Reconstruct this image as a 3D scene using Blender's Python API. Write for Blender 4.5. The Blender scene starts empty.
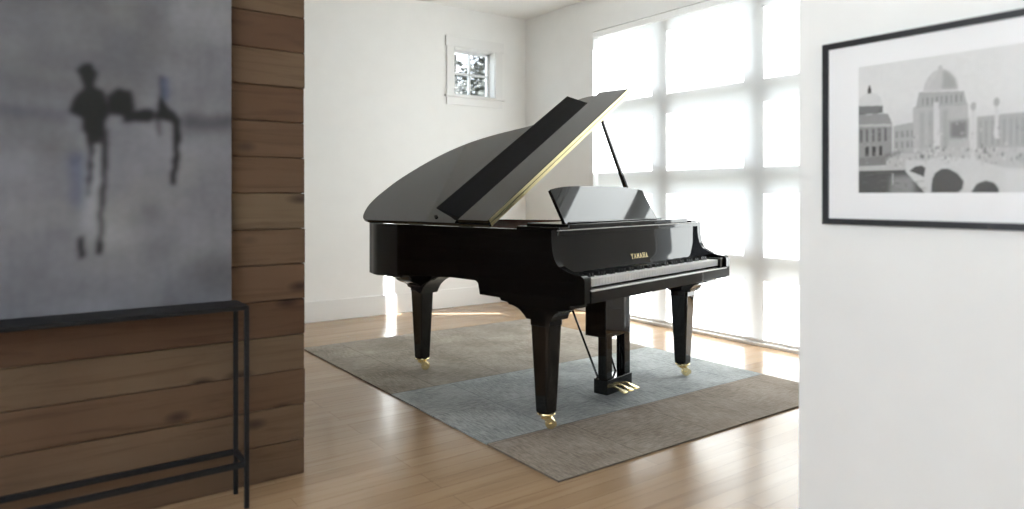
import bpy, bmesh, math, random
import numpy as np
from mathutils import Vector, Matrix

random.seed(7)
RNG = np.random.default_rng(11)
S = bpy.context.scene
COL = S.collection
PI = math.pi
H = 3.03                                   # ceiling height

# ------------------------------------------------------------------ helpers
def tag(o, label=None, cat=None, group=None, kind=None):
    if label: o['label'] = label
    if cat: o['category'] = cat
    if group: o['group'] = group
    if kind: o['kind'] = kind
    return o

def empty(name, loc=(0, 0, 0), rz=0.0):
    o = bpy.data.objects.new(name, None)
    o.empty_display_size = 0.1
    COL.objects.link(o)
    o.location = loc
    o.rotation_euler = (0, 0, rz)
    return o

class MB:
    """collects shapes into one bmesh"""
    def __init__(s):
        s.bm = bmesh.new()
    def quad(s, *ps):
        return s.bm.faces.new([s.bm.verts.new(p) for p in ps])
    def box(s, x0, x1, y0, y1, z0, z1, M=None):
        c = [(x0, y0, z0), (x1, y0, z0), (x1, y1, z0), (x0, y1, z0), (x0, y0, z1), (x1, y0, z1), (x1, y1, z1), (x0, y1, z1)]
        v = [s.bm.verts.new(M @ Vector(p) if M else p) for p in c]
        for f in ((3, 2, 1, 0), (4, 5, 6, 7), (0, 1, 5, 4), (1, 2, 6, 5), (2, 3, 7, 6), (3, 0, 4, 7)):
            s.bm.faces.new([v[i] for i in f])
        return v
    def loft(s, rings, cap=True, closed=True):
        R = [[s.bm.verts.new(p) for p in r] for r in rings]
        n = len(R[0])
        for a, b in zip(R, R[1:]):
            for i in range(n if closed else n - 1):
                j = (i + 1) % n
                s.bm.faces.new((a[i], a[j], b[j], b[i]))
        if cap:
            s.bm.faces.new(R[0][::-1]); s.bm.faces.new(R[-1])
        return R
    def prism(s, pts, fa, fb):
        """pts: 2D outline, fa/fb map a 2D point to 3D for both ends"""
        return s.loft([[fa(p) for p in pts], [fb(p) for p in pts]])
    def cyl(s, a, b, r0, r1=None, n=16):
        a, b = Vector(a), Vector(b)
        r1 = r0 if r1 is None else r1
        d = (b - a).normalized()
        t = d.orthogonal().normalized(); w = d.cross(t)
        ring = lambda c, r: [c + (t * math.cos(k * 2 * PI / n) + w * math.sin(k * 2 * PI / n)) * r for k in range(n)]
        s.loft([ring(a, r0), ring(b, r1)])
    def tube(s, pts, r, n=10):
        P = [Vector(p) for p in pts]
        rings = []
        t = None
        for i, p in enumerate(P):
            d = (P[min(i + 1, len(P) - 1)] - P[max(i - 1, 0)]).normalized()
            t = d.orthogonal().normalized() if t is None else (t - d * t.dot(d)).normalized()
            w = d.cross(t)
            rr = r[i] if isinstance(r, (list, tuple)) else r
            rings.append([p + (t * math.cos(k * 2 * PI / n) + w * math.sin(k * 2 * PI / n)) * rr for k in range(n)])
        s.loft(rings)
    def build(s, name, mat, parent=None, smooth=False, bevel=0.0, segs=2, angle=35):
        bmesh.ops.recalc_face_normals(s.bm, faces=s.bm.faces)
        me = bpy.data.meshes.new(name)
        s.bm.to_mesh(me); s.bm.free()
        for m in (mat if isinstance(mat, (list, tuple)) else [mat]): me.materials.append(m)
        if smooth or bevel:
            me.polygons.foreach_set('use_smooth', [True] * len(me.polygons))
            me.set_sharp_from_angle(angle=math.radians(angle))
        o = bpy.data.objects.new(name, me)
        COL.objects.link(o)
        if parent: o.parent = parent
        if bevel:
            b = o.modifiers.new('edge', 'BEVEL')
            b.width = bevel; b.segments = segs; b.limit_method = 'ANGLE'; b.angle_limit = math.radians(40)
            b.harden_normals = True
        return o

def catmull(P, n=8):
    P = [Vector(p) for p in P]
    out = []
    for i in range(len(P) - 1):
        a, b = P[i], P[i + 1]
        p0 = P[i - 1] if i else a * 2 - b
        p3 = P[i + 2] if i + 2 < len(P) else b * 2 - a
        for k in range(n):
            t = k / n
            out.append(0.5 * ((2 * a) + (b - p0) * t + (2 * p0 - 5 * a + 4 * b - p3) * t * t + (3 * a - p0 - 3 * b + p3) * t ** 3))
    out.append(P[-1])
    return out

# ------------------------------------------------------------------ materials
class NT:
    def __init__(s, name):
        s.m = bpy.data.materials.new(name); s.m.use_nodes = True
        s.t = s.m.node_tree; s.n = s.t.nodes
        s.b = s.n['Principled BSDF']
    def add(s, ty, **kw):
        x = s.n.new(ty)
        for k, v in kw.items():
            if k in x.inputs: x.inputs[k].default_value = v
            else: setattr(x, k, v)
        return x
    def link(s, a, b): s.t.links.new(a, b)
    def coords(s, scale=(1, 1, 1), rot=(0, 0, 0), loc=(0, 0, 0)):
        c = s.add('ShaderNodeTexCoord'); mp = s.add('ShaderNodeMapping')
        mp.inputs['Scale'].default_value = scale; mp.inputs['Rotation'].default_value = rot; mp.inputs['Location'].default_value = loc
        s.link(c.outputs['Object'], mp.inputs['Vector'])
        return mp.outputs['Vector']
    def ramp(s, fac, stops):
        r = s.add('ShaderNodeValToRGB'); e = r.color_ramp.elements
        while len(e) < len(stops): e.new(0.5)
        for q, (p, c) in zip(e, stops):
            q.position = p; q.color = (*c, 1) if len(c) == 3 else c
        s.link(fac, r.inputs[0])
        return r.outputs[0]
    def mix(s, fac, a, b, mode='MIX'):
        x = s.add('ShaderNodeMix', data_type='RGBA', blend_type=mode)
        for sock, v in ((x.inputs['Factor'], fac), (x.inputs['A'], a), (x.inputs['B'], b)):
            pass
        ins = [i for i in x.inputs if i.enabled]
        for sock, v in zip((x.inputs[0], x.inputs[6], x.inputs[7]), (fac, a, b)):
            if hasattr(v, 'links'): s.link(v, sock)
            elif isinstance(v, (int, float)): sock.default_value = v
            else: sock.default_value = (*v, 1)
        return x.outputs[2]
    def bump(s, h, strength, dist=0.01):
        b = s.add('ShaderNodeBump', Strength=strength, Distance=dist)
        s.link(h, b.inputs['Height']); s.link(b.outputs[0], s.b.inputs['Normal'])

def plain(name, col, rough=0.5, metal=0.0, spec=0.5, noise=0.0, nscale=40):
    t = NT(name)
    t.b.inputs['Base Color'].default_value = (*col, 1)
    t.b.inputs['Roughness'].default_value = rough
    t.b.inputs['Metallic'].default_value = metal
    t.b.inputs['Specular IOR Level'].default_value = spec
    if noise:
        n = t.add('ShaderNodeTexNoise', Scale=nscale, Detail=4.0)
        t.link(t.coords(), n.inputs['Vector'])
        t.link(t.ramp(n.outputs[0], [(0.3, tuple(c * (1 - noise) for c in col)), (0.7, tuple(min(1, c * (1 + noise)) for c in col))]), t.b.inputs['Base Color'])
        t.bump(n.outputs[0], 0.06)
    return t.m

M = {}
M['white_wall'] = plain('white wall paint', (0.87, 0.87, 0.855), 0.6, spec=0.3, noise=0.012, nscale=6)
M['grey_wall'] = plain('charcoal wall paint', (0.30, 0.30, 0.31), 0.6, spec=0.3, noise=0.02, nscale=6)
M['ceiling'] = plain('ceiling paint', (0.87, 0.87, 0.855), 0.7, spec=0.2, noise=0.01, nscale=8)
M['trim'] = plain('white trim paint', (0.82, 0.82, 0.81), 0.35)
M['frame_white'] = plain('window frame enamel', (0.78, 0.79, 0.80), 0.4)
M['frame_dark'] = plain('pale grey window frame', (0.24, 0.24, 0.24), 0.5)
M['black'] = plain('black polyester lacquer', (0.0035, 0.0032, 0.003), 0.035)
M['black_satin'] = plain('black satin', (0.008, 0.007, 0.006), 0.3)
M['silver'] = plain('satin bright edge line', (0.55, 0.54, 0.53), 0.45, 0.5)  # for the added strips that stand in for bright edge lines
M['matte_black'] = plain('unpolished black', (0.005, 0.005, 0.006), 0.55, spec=0.12)
M['dark_metal'] = plain('blackened steel', (0.012, 0.012, 0.013), 0.6, spec=0.2, noise=0.3, nscale=60)
M['brass'] = plain('polished brass', (0.93, 0.79, 0.45), 0.24, 1.0)
M['brass_soft'] = plain('satin brass hinge', (0.88, 0.78, 0.45), 0.38, 1.0)
M['gold_plate'] = plain('bronze plate', (0.55, 0.38, 0.14), 0.35, 0.9)
M['ivory'] = plain('white key top', (0.93, 0.93, 0.92), 0.35)
M['ebony'] = plain('black key top', (0.006, 0.006, 0.006), 0.25)
M['veneer'] = plain('red brown inner veneer', (0.10, 0.032, 0.018), 0.2, noise=0.25, nscale=18)
M['spruce'] = plain('soundboard spruce', (0.55, 0.36, 0.17), 0.4, noise=0.1, nscale=12)
M['string'] = plain('steel string', (0.6, 0.58, 0.55), 0.3, 1.0)
M['rubber'] = plain('black rubber', (0.01, 0.01, 0.01), 0.6)
M['felt'] = plain('dark red felt', (0.12, 0.01, 0.015), 0.9)
M['mat_board'] = plain('white mat board', (0.86, 0.86, 0.87), 0.8, spec=0.2)
M['frame_black'] = plain('black picture frame', (0.012, 0.012, 0.014), 0.4)
M['soil'] = plain('dark outdoor ground', (0.06, 0.06, 0.05), 0.9, noise=0.25, nscale=1.5)
M['bounce_pale'] = plain('pale bounce ground', (0.62, 0.62, 0.60), 0.85, noise=0.1, nscale=1.5)  # colour of the unseen ground added to bounce light indoors
M['bark'] = plain('grey bark', (0.035, 0.032, 0.03), 0.9, noise=0.35, nscale=14)

def glass_mat(name, tint=(1, 1, 1), f0=0.04):
    t = NT(name); t.n.remove(t.b)
    out = t.n['Material Output']
    lw = t.add('ShaderNodeLayerWeight', Blend=0.5)
    pw5 = t.add('ShaderNodeMath', operation='POWER'); t.link(lw.outputs['Facing'], pw5.inputs[0]); pw5.inputs[1].default_value = 5.0
    fr = t.add('ShaderNodeMath', operation='MULTIPLY_ADD'); t.link(pw5.outputs[0], fr.inputs[0]); fr.inputs[1].default_value = f0 * 24; fr.inputs[2].default_value = f0
    tr = t.add('ShaderNodeBsdfTransparent'); tr.inputs[0].default_value = (*tint, 1)
    gl = t.add('ShaderNodeBsdfGlossy', Roughness=0.02)
    mx = t.add('ShaderNodeMixShader')
    t.link(fr.outputs[0], mx.inputs[0]); t.link(tr.outputs[0], mx.inputs[1]); t.link(gl.outputs[0], mx.inputs[2])
    t.link(mx.outputs[0], out.inputs[0])
    return t.m
M['picture_glass'] = glass_mat('non reflecting picture glass', (1, 1, 1), 0.004)
M['glass'] = glass_mat('window glass', (0.97, 0.98, 0.98))

def shade_mat(name, col, trans, weave=900):
    t = NT(name); t.n.remove(t.b)
    out = t.n['Material Output']
    v = t.coords((weave, weave, weave))
    n = t.add('ShaderNodeTexNoise', Scale=1.0, Detail=1.0); t.link(v, n.inputs['Vector'])
    c1 = t.ramp(n.outputs[0], [(0.3, tuple(x * 0.96 for x in col)), (0.7, col)])
    df = t.add('ShaderNodeBsdfDiffuse'); t.link(c1, df.inputs[0])
    tl = t.add('ShaderNodeBsdfTranslucent'); tl.inputs[0].default_value = (*trans, 1)
    mx = t.add('ShaderNodeMixShader'); mx.inputs[0].default_value = 0.5
    t.link(df.outputs[0], mx.inputs[1]); t.link(tl.outputs[0], mx.inputs[2]); t.link(mx.outputs[0], out.inputs[0])
    return t.m
M['shade'] = shade_mat('roller shade cloth', (0.96, 0.96, 0.95), (0.86, 0.86, 0.84))
M['shade_rail'] = plain('white headrail cover', (0.93, 0.93, 0.93), 0.4)

def floor_mat():
    t = NT('oak strip floor')
    v = t.coords()
    br = t.add('ShaderNodeTexBrick', Scale=1.0)
    br.inputs['Brick Width'].default_value = 1.35; br.inputs['Row Height'].default_value = 0.083
    br.inputs['Mortar Size'].default_value = 0.0009; br.inputs['Mortar Smooth'].default_value = 0.3
    br.inputs['Color1'].default_value = (0, 0, 0, 1); br.inputs['Color2'].default_value = (1, 1, 1, 1); br.inputs['Mortar'].default_value = (0.5, 0.5, 0.5, 1)
    br.offset = 0.37; br.offset_frequency = 3
    t.link(v, br.inputs['Vector'])
    g = t.add('ShaderNodeTexNoise', Scale=1.0, Detail=6.0, Roughness=0.6, Distortion=0.8)
    off = t.add('ShaderNodeVectorMath', operation='MULTIPLY_ADD')
    t.link(br.outputs['Color'], off.inputs[0]); off.inputs[1].default_value = (9, 7, 5)
    mp = t.coords((1.3, 26, 1)); t.link(mp, off.inputs[2])
    t.link(off.outputs[0], g.inputs['Vector'])
    base = t.ramp(br.outputs['Color'], [(0.0, (0.385, 0.255, 0.150)), (0.35, (0.42, 0.285, 0.172)), (0.7, (0.45, 0.31, 0.19)), (1.0, (0.40, 0.262, 0.155))])
    grain = t.ramp(g.outputs[0], [(0.25, (0.66, 0.60, 0.55)), (0.45, (0.93, 0.91, 0.89)), (0.65, (1, 1, 1))])
    c = t.mix(0.8, base, grain, 'MULTIPLY')
    seam = t.mix(br.outputs['Fac'], c, (0.19, 0.115, 0.065))
    t.link(seam, t.b.inputs['Base Color'])
    r = t.ramp(g.outputs[0], [(0.2, (0.27,) * 3), (0.8, (0.18,) * 3)])
    t.link(r, t.b.inputs['Roughness'])
    t.b.inputs['Specular IOR Level'].default_value = 0.5
    t.bump(br.outputs['Fac'], -0.25, 0.002)
    return t.m
M['floor'] = floor_mat()

def cedar_mat():
    t = NT('rough cedar boards')
    at = t.add('ShaderNodeAttribute', attribute_name='tone')
    off = t.add('ShaderNodeVectorMath', operation='MULTIPLY_ADD')
    t.link(at.outputs['Color'], off.inputs[0]); off.inputs[1].default_value = (31, 17, 23)
    t.link(t.coords(), off.inputs[2])
    mp = t.add('ShaderNodeMapping'); mp.inputs['Scale'].default_value = (1.6, 1.6, 22)
    t.link(off.outputs[0], mp.inputs['Vector'])
    g = t.add('ShaderNodeTexNoise', Scale=1.0, Detail=7.0, Roughness=0.62, Distortion=1.2)
    t.link(mp.outputs[0], g.inputs['Vector'])
    mk = t.add('ShaderNodeMapping'); mk.inputs['Scale'].default_value = (3.4, 0.0, 7.0)
    t.link(off.outputs[0], mk.inputs['Vector'])
    vo = t.add('ShaderNodeTexVoronoi', Scale=1.0); t.link(mk.outputs[0], vo.inputs['Vector'])
    knot = t.ramp(vo.outputs['Distance'], [(0.06, (1, 1, 1)), (0.20, (0, 0, 0))])
    mk2 = t.add('ShaderNodeMapping'); mk2.inputs['Scale'].default_value = (1.9, 0.0, 5.1); mk2.inputs['Location'].default_value = (3.3, 0, 1.7)
    t.link(off.outputs[0], mk2.inputs['Vector'])
    vo2 = t.add('ShaderNodeTexVoronoi', Scale=1.0); t.link(mk2.outputs[0], vo2.inputs['Vector'])
    kn2 = t.ramp(vo2.outputs['Distance'], [(0.035, (1, 1, 1)), (0.13, (0, 0, 0))])
    knot = t.mix(1.0, knot, kn2, 'ADD')
    base = t.ramp(at.outputs['Fac'], [(0.0, (0.088, 0.044, 0.028)), (0.35, (0.124, 0.075, 0.046)), (0.7, (0.144, 0.098, 0.062)), (1.0, (0.168, 0.128, 0.084))])
    grain = t.ramp(g.outputs[0], [(0.25, (0.55, 0.47, 0.42)), (0.5, (0.95, 0.93, 0.9)), (0.75, (1, 1, 1))])
    c = t.mix(0.9, base, grain, 'MULTIPLY')
    kf = t.add('ShaderNodeMath', operation='MULTIPLY'); t.link(knot, kf.inputs[0]); kf.inputs[1].default_value = 0.85
    bl = t.add('ShaderNodeTexNoise', Scale=2.2, Detail=3.0); t.link(off.outputs[0], bl.inputs['Vector'])
    c = t.mix(0.55, c, t.ramp(bl.outputs[0], [(0.35, (0.66, 0.55, 0.50)), (0.65, (1.0, 1.0, 0.98))]), 'MULTIPLY')
    c = t.mix(kf.outputs[0], c, (0.022, 0.010, 0.007))
    t.link(c, t.b.inputs['Base Color'])
    t.b.inputs['Roughness'].default_value = 0.72; t.b.inputs['Specular IOR Level'].default_value = 0.25
    t.bump(g.outputs[0], 0.25, 0.004)
    return t.m
M['cedar'] = cedar_mat()

def carpet_mat(name, a, b, off):
    t = NT(name)
    v = t.coords(loc=off)
    n = t.add('ShaderNodeTexNoise', Scale=1.0, Detail=3.0, Roughness=0.7)
    t.link(t.coords((14, 150, 1), loc=off), n.inputs['Vector'])
    n2 = t.add('ShaderNodeTexNoise', Scale=1.0, Detail=3.0, Roughness=0.7)
    t.link(t.coords((150, 14, 1), loc=off), n2.inputs['Vector'])
    fine = t.add('ShaderNodeTexNoise', Scale=420.0, Detail=2.0); t.link(v, fine.inputs['Vector'])
    big = t.add('ShaderNodeTexNoise', Scale=3.0, Detail=3.0); t.link(v, big.inputs['Vector'])
    ck = t.add('ShaderNodeTexBrick', Scale=1.0)
    ck.offset = 0.0
    ck.inputs['Brick Width'].default_value = 0.4825; ck.inputs['Row Height'].default_value = 0.4825
    ck.inputs['Mortar Size'].default_value = 0.0025; ck.inputs['Mortar Smooth'].default_value = 0.5
    ck.inputs['Color1'].default_value = (0.38,) * 3 + (1,); ck.inputs['Color2'].default_value = (0.66,) * 3 + (1,); ck.inputs['Mortar'].default_value = (0.1,) * 3 + (1,)
    t.link(v, ck.inputs['Vector'])
    chk = t.add('ShaderNodeTexChecker', Scale=1 / 0.4825); chk.inputs['Color1'].default_value = (0.2,) * 3 + (1,); chk.inputs['Color2'].default_value = (0.8,) * 3 + (1,)
    cv_ = t.add('ShaderNodeVectorMath', operation='ADD'); t.link(v, cv_.inputs[0]); cv_.inputs[1].default_value = (0.0005, 0.0005, 0.2)
    t.link(cv_.outputs[0], chk.inputs['Vector'])
    a2 = t.mix(chk.outputs[0], n.outputs[0], n2.outputs[0])
    a2 = t.mix(0.22, a2, fine.outputs[0])
    a3 = t.mix(0.25, a2, big.outputs[0])
    c0 = t.ramp(a3, [(0.43, a), (0.57, b)])
    seam = t.mix(ck.outputs['Fac'], c0, tuple(x * 0.8 for x in a))
    sh_ = t.ramp(ck.outputs['Color'], [(0.35, (0.90,) * 3), (0.70, (1.0,) * 3)])
    t.link(t.mix(1.0, seam, sh_, 'MULTIPLY'), t.b.inputs['Base Color'])
    t.b.inputs['Roughness'].default_value = 0.95; t.b.inputs['Specular IOR Level'].default_value = 0.1
    t.bump(a2, 0.5, 0.004)
    return t.m

def foliage_mat(name, a, b):
    t = NT(name)
    n = t.add('ShaderNodeTexNoise', Scale=3.0, Detail=3.0); t.link(t.coords(), n.inputs['Vector'])
    t.link(t.ramp(n.outputs[0], [(0.35, a), (0.65, b)]), t.b.inputs['Base Color'])
    t.b.inputs['Roughness'].default_value = 0.7
    return t.m

def vcol_mat(name, rough=0.6):
    t = NT(name)
    at = t.add('ShaderNodeAttribute', attribute_name='ink')
    t.link(at.outputs['Color'], t.b.inputs['Base Color'])
    t.b.inputs['Roughness'].default_value = rough; t.b.inputs['Specular IOR Level'].default_value = 0.2
    return t

# ------------------------------------------------------------------ structure
def struct(o):
    o['kind'] = 'structure'
    return o

WX = 4.557        # inner face of the window wall
BY = 6.03         # inner face of the back wall
PY = 2.776        # face of the cedar wall
EX = 0.975        # end of the cedar wall
SX = 2.12         # face of the near right wall
SY = 1.305        # its end

b = MB(); b.box(-3.3, 4.9, -3.0, 6.4, -0.12, 0.0); struct(b.build('floor', M['floor']))
b = MB(); b.box(-3.3, 4.9, -3.0, 6.4, H, H + 0.15); struct(b.build('ceiling', M['ceiling']))

# back wall with the small window opening
wx0, wx1, wz0, wz1 = 3.652, 4.142, 2.142, 2.622
b = MB()
for a in ((-1.3, wx0, 0, H), (wx1, WX, 0, H), (wx0, wx1, 0, wz0), (wx0, wx1, wz1, H)):
    b.box(a[0], a[1], BY, BY + 0.16, a[2], a[3])
struct(b.build('wall_back', M['white_wall']))

# window wall with the wide opening
oy0, oy1, oz1 = 2.20, 4.955, 2.70
b = MB()
for a in ((oy1, BY + 0.16, 0, H), (1.15, oy0, 0, H), (oy0, oy1, oz1, H)):
    b.box(WX, WX + 0.20, a[0], a[1], a[2], a[3])
struct(b.build('wall_right', M['white_wall']))

# near right wall carrying the framed photograph, and the return wall that closes the piano room
b = MB(); b.box(SX, SX + 0.13, -3.0, SY, 0, H); struct(b.build('wall_near_right', M['white_wall']))
b = MB(); b.box(SX + 0.13, WX + 0.2, 1.0, 1.15, 0, H); struct(b.build('wall_front', M['grey_wall']))

def plank_wall(name, length, frame, seed, ragged=0.004):
    """cedar boards: frame(x, y, z) -> world, x along the wall, y out of the wall"""
    rnd = random.Random(seed)
    bm = bmesh.new()
    lay = bm.loops.layers.float_color.new('tone')
    pitch = 0.1417
    def board(x0, x1, z0, z1, d):
        g = 0.0013; c = 0.003
        tone = (rnd.random(), rnd.random(), rnd.random(), 1)
        ring = [(d - 0.02, z0 + g), (d - c, z0 + g), (d, z0 + g + c), (d, z1 - g - c), (d - c, z1 - g), (d - 0.02, z1 - g)]
        A = [bm.verts.new(frame(x0, q[0], q[1])) for q in ring]
        B = [bm.verts.new(frame(x1, q[0], q[1])) for q in ring]
        fs = [bm.faces.new((A[i], A[(i + 1) % 6], B[(i + 1) % 6], B[i])) for i in range(6)]
        fs += [bm.faces.new(A[::-1]), bm.faces.new(B)]
        for f in fs:
            for l in f.loops: l[lay] = tone
    k = 0
    while k * pitch < H - 0.01:
        z0, z1 = k * pitch, min((k + 1) * pitch, H)
        xs = [0.0]
        cut = rnd.uniform(0.5, 0.75) * length
        xs += [cut, length + rnd.uniform(-ragged, ragged)]
        for p, q in zip(xs, xs[1:]): board(p + 0.001, q - 0.001, z0, z1, rnd.uniform(-0.002, 0.002))
        k += 1
    # solid core behind the boards
    c = [frame(0, -0.10, 0), frame(length - 0.006, -0.10, 0), frame(length - 0.006, -0.02, 0), frame(0, -0.02, 0)]
    V = [bm.verts.new(p) for p in c] + [bm.verts.new(Vector(p) + Vector((0, 0, H))) for p in c]
    for f in ((0, 1, 2, 3), (4, 5, 6, 7), (0, 1, 5, 4), (1, 2, 6, 5), (2, 3, 7, 6), (3, 0, 4, 7)):
        bm.faces.new([V[i] for i in f])
    bmesh.ops.recalc_face_normals(bm, faces=bm.faces)
    me = bpy.data.meshes.new(name); bm.to_mesh(me); bm.free()
    me.materials.append(M['cedar'])
    o = bpy.data.objects.new(name, me); COL.objects.link(o)
    return struct(o)

plank_wall('wall_left', EX + 3.1, lambda x, y, z: Vector((EX - (EX + 3.1) + x, PY - y, z)), 4)
plank_wall('wall_far_left', 3.2, lambda x, y, z: Vector((-1.15 + y, 2.87 + x, z)), 21)

# the room the camera stands in
ny0, ny1, nz0, nz1 = -2.7, 2.55, 0.50, 2.88
b = MB()
for a in ((-3.0, ny0, 0, H), (ny1, PY + 0.1, 0, H), (ny0, ny1, 0, nz0), (ny0, ny1, nz1, H)):
    b.box(-3.16, -3.0, a[0], a[1], a[2], a[3])
struct(b.build('wall_near_left', M['white_wall']))
b = MB(); b.box(-3.16, SX + 0.13, -3.16, -3.0, 0, H); struct(b.build('wall_rear', M['white_wall']))

# baseboards
b = MB(); b.box(-1.13, WX, BY - 0.014, BY, 0, 0.185); struct(b.build('baseboard_back', M['trim'], bevel=0.003))
b = MB(); b.box(WX - 0.014, WX, oy1 + 0.02, BY - 0.014, 0, 0.185); b.box(WX - 0.014, WX, 1.15, oy0 - 0.02, 0, 0.185)
struct(b.build('baseboard_right', M['trim'], bevel=0.003))

# wide sectional window in the right wall -----------------------------------
w1 = struct(empty('window_1', (WX, (oy0 + oy1) / 2, 0)))
FX = WX + 0.068                     # inner face of the upright bars, the cross bars sit deeper
FH = WX + 0.098
def loc1(x0, x1, y0, y1, z0, z1, bb): bb.box(x0 - WX, x1 - WX, y0 - (oy0 + oy1) / 2, y1 - (oy0 + oy1) / 2, z0, z1)
b = MB()
FD = 0.04
d0, d1 = FX - (WX + 0.008), FX + FD - (WX + 0.008)
vy = lambda a, c: (a - 0.678 * d0, c - 0.678 * d1)      # the slanting sun carries each bar's shadow on to the cloth
e0, e1 = FH - (WX + 0.008), FH + FD - (WX + 0.008)
vz = lambda a, c: (a + 0.872 * e1, c + 0.872 * e0)
vb = [(oy0 - 0.05, 2.305 - 0.678 * d1), vy(3.095, 3.271), vy(4.041, 4.209), (oy1 - 0.020, oy1 + 0.05)]
for a, c in vb: loc1(FX, FX + FD, a, c, 0.0, 2.78, b)
hb = [(-0.0, 0.05), vz(0.484, 0.666), vz(1.137, 1.341), vz(1.822, 1.998), (2.66, 2.80)]
for a, c in hb: loc1(FH, FH + FD, oy0 - 0.05, oy1 + 0.05, a, c, b)
b.build('window_frame', M['frame_dark'], w1, bevel=0.002)
b = MB(); loc1(FX + 0.046, FX + 0.050, oy0, oy1, 0.02, 2.72, b); b.build('pane', M['glass'], w1)
b = MB(); loc1(WX - 0.02, FX, oy0 + 0.002, oy1 - 0.002, 0.0, 0.022, b); b.build('window_sill', M['trim'], w1, bevel=0.002)

# roller shade in front of it
sh = empty('roller_shade', (WX + 0.008, (oy0 + oy1) / 2, 0.05))
tag(sh, 'white translucent roller shade drawn down over the wide gridded window', 'window shade')
yl, yr = 4.890 - (oy0 + oy1) / 2, oy0 + 0.01 - (oy0 + oy1) / 2
b = MB()
nseg = 24
rows = []
for i in range(nseg + 1):
    z = -0.008 + (2.64 - 0.05 + 0.0) * i / nseg
    rows.append([(0.0, yr + (yl - yr) * j / 30, z) for j in range(31)])
V = [[b.bm.verts.new(p) for p in r] for r in rows]
for r0, r1 in zip(V, V[1:]):
    for j in range(30): b.bm.faces.new((r0[j], r0[j + 1], r1[j + 1], r1[j]))
b.build('shade_cloth', M['shade'], sh)
b = MB()
pr = [(-0.022, 2.585), (0.028, 2.585), (0.028, 2.643), (-0.006, 2.643), (-0.022, 2.63)]
b.prism(pr, lambda p: (p[0], yr, p[1]), lambda p: (p[0], oy1 - 0.006 - (oy0 + oy1) / 2, p[1]))
b.build('headrail', M['shade_rail'], sh, bevel=0.003)
b = MB(); b.box(-0.008, 0.008, yr, yl, -0.026, -0.002); b.build('hem_bar', M['trim'], sh, bevel=0.003)

# small window in the back wall ----------------------------------------------
w2 = struct(empty('window_2', ((wx0 + wx1) / 2, BY, wz0)))
cx = (wx0 + wx1) / 2
def loc2(x0, x1, y0, y1, z0, z1, bb): bb.box(x0 - cx, x1 - cx, y0 - BY, y1 - BY, z0 - wz0, z1 - wz0)
b = MB()      # casing boards
loc2(wx0 - 0.095, wx0 - 0.006, BY - 0.018, BY, wz0, wz1 + 0.008, b); loc2(wx1 + 0.006, wx1 + 0.095, BY - 0.018, BY, wz0, wz1 + 0.008, b)
loc2(wx0 - 0.11, wx1 + 0.11, BY - 0.024, BY, wz1 + 0.008, wz1 + 0.11, b)
loc2(wx0 - 0.095, wx1 + 0.095, BY - 0.016, BY, wz0 - 0.10, wz0 - 0.022, b)
b.build('window_casing', M['trim'], w2, bevel=0.003)
b = MB(); loc2(wx0 - 0.115, wx1 + 0.115, BY - 0.045, BY + 0.10, wz0 - 0.022, wz0, b); b.build('window_sill', M['trim'], w2, bevel=0.004)
b = MB()
fy0, fy1 = BY + 0.09, BY + 0.13
for a in ((wx0, wx0 + 0.03, wz0, wz1), (wx1 - 0.03, wx1, wz0, wz1), (wx0, wx1, wz0, wz0 + 0.032), (wx0, wx1, wz1 - 0.028, wz1)):
    loc2(a[0], a[1], fy0, fy1, a[2], a[3], b)
loc2(cx - 0.011, cx + 0.011, fy0 + 0.005, fy1 - 0.005, wz0, wz1, b)
zm = (wz0 + wz1) / 2
loc2(wx0, wx1, fy0 + 0.006, fy1 - 0.006, zm - 0.010, zm + 0.010, b)
b.build('window_frame', M['frame_white'], w2, bevel=0.002)
b = MB(); loc2(wx0, wx1, BY + 0.112, BY + 0.115, wz0, wz1, b); b.build('pane', M['glass'], w2)
b = MB(); loc2(cx - 0.05, cx + 0.05, BY + 0.075, BY + 0.09, wz0 + 0.004, wz0 + 0.018, b); b.build('window_latch', M['frame_white'], w2, bevel=0.003)

# window of the near room (behind and left of the camera)
w3 = struct(empty('window_3', (-3.0, 0, nz0)))
b = MB()
for y in (ny0, ny0 / 3 - 0.03, ny1 / 3 - 0.03, ny1 - 0.06): b.box(-0.12, -0.06, y, y + 0.06, 0, nz1 - nz0)
for z in (0, nz1 - nz0 - 0.06): b.box(-0.119, -0.061, ny0, ny1, z, z + 0.06)
b.build('window_frame', M['frame_white'], w3, bevel=0.003)
b = MB(); b.box(-0.092, -0.088, ny0, ny1, 0, nz1 - nz0); b.build('pane', M['glass'], w3)
b = MB(); b.box(-0.06, 0.04, ny0 - 0.04, ny1 + 0.04, -0.03, 0.0); b.build('window_sill', M['trim'], w3, bevel=0.004)

# ------------------------------------------------------------------ rug
RX0, RX1 = 1.745, 3.83
rug = empty('area_rug', ((RX0 + RX1) / 2, 3.54, 0.0))
tag(rug, 'low pile rug of taupe and grey blue carpet tiles lying under the piano', 'rug')
bands = [(2.095, 2.6, 'brown grey band along the front edge', (0.235, 0.195, 0.160), (0.450, 0.385, 0.325)),
         (2.6, 3.565, 'grey blue middle band', (0.275, 0.288, 0.286), (0.565, 0.590, 0.588)),
         (3.565, 5.02, 'taupe band along the back edge', (0.250, 0.220, 0.185), (0.468, 0.420, 0.360))]
for i, (y0, y1, lab, ca, cb) in enumerate(bands):
    mt = carpet_mat('carpet ' + lab, ca, cb, (-(RX0 - (RX0 + RX1) / 2) + i * 0.1, -(y0 - 3.54), 0))
    b = MB(); b.box(RX0 - (RX0 + RX1) / 2, RX1 - (RX0 + RX1) / 2, y0 - 3.54 + 0.0005, y1 - 3.54 - 0.0005, 0.0005, 0.008)
    o = b.build('carpet_band', mt, rug, bevel=0.002)
    o['label'] = lab

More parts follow.
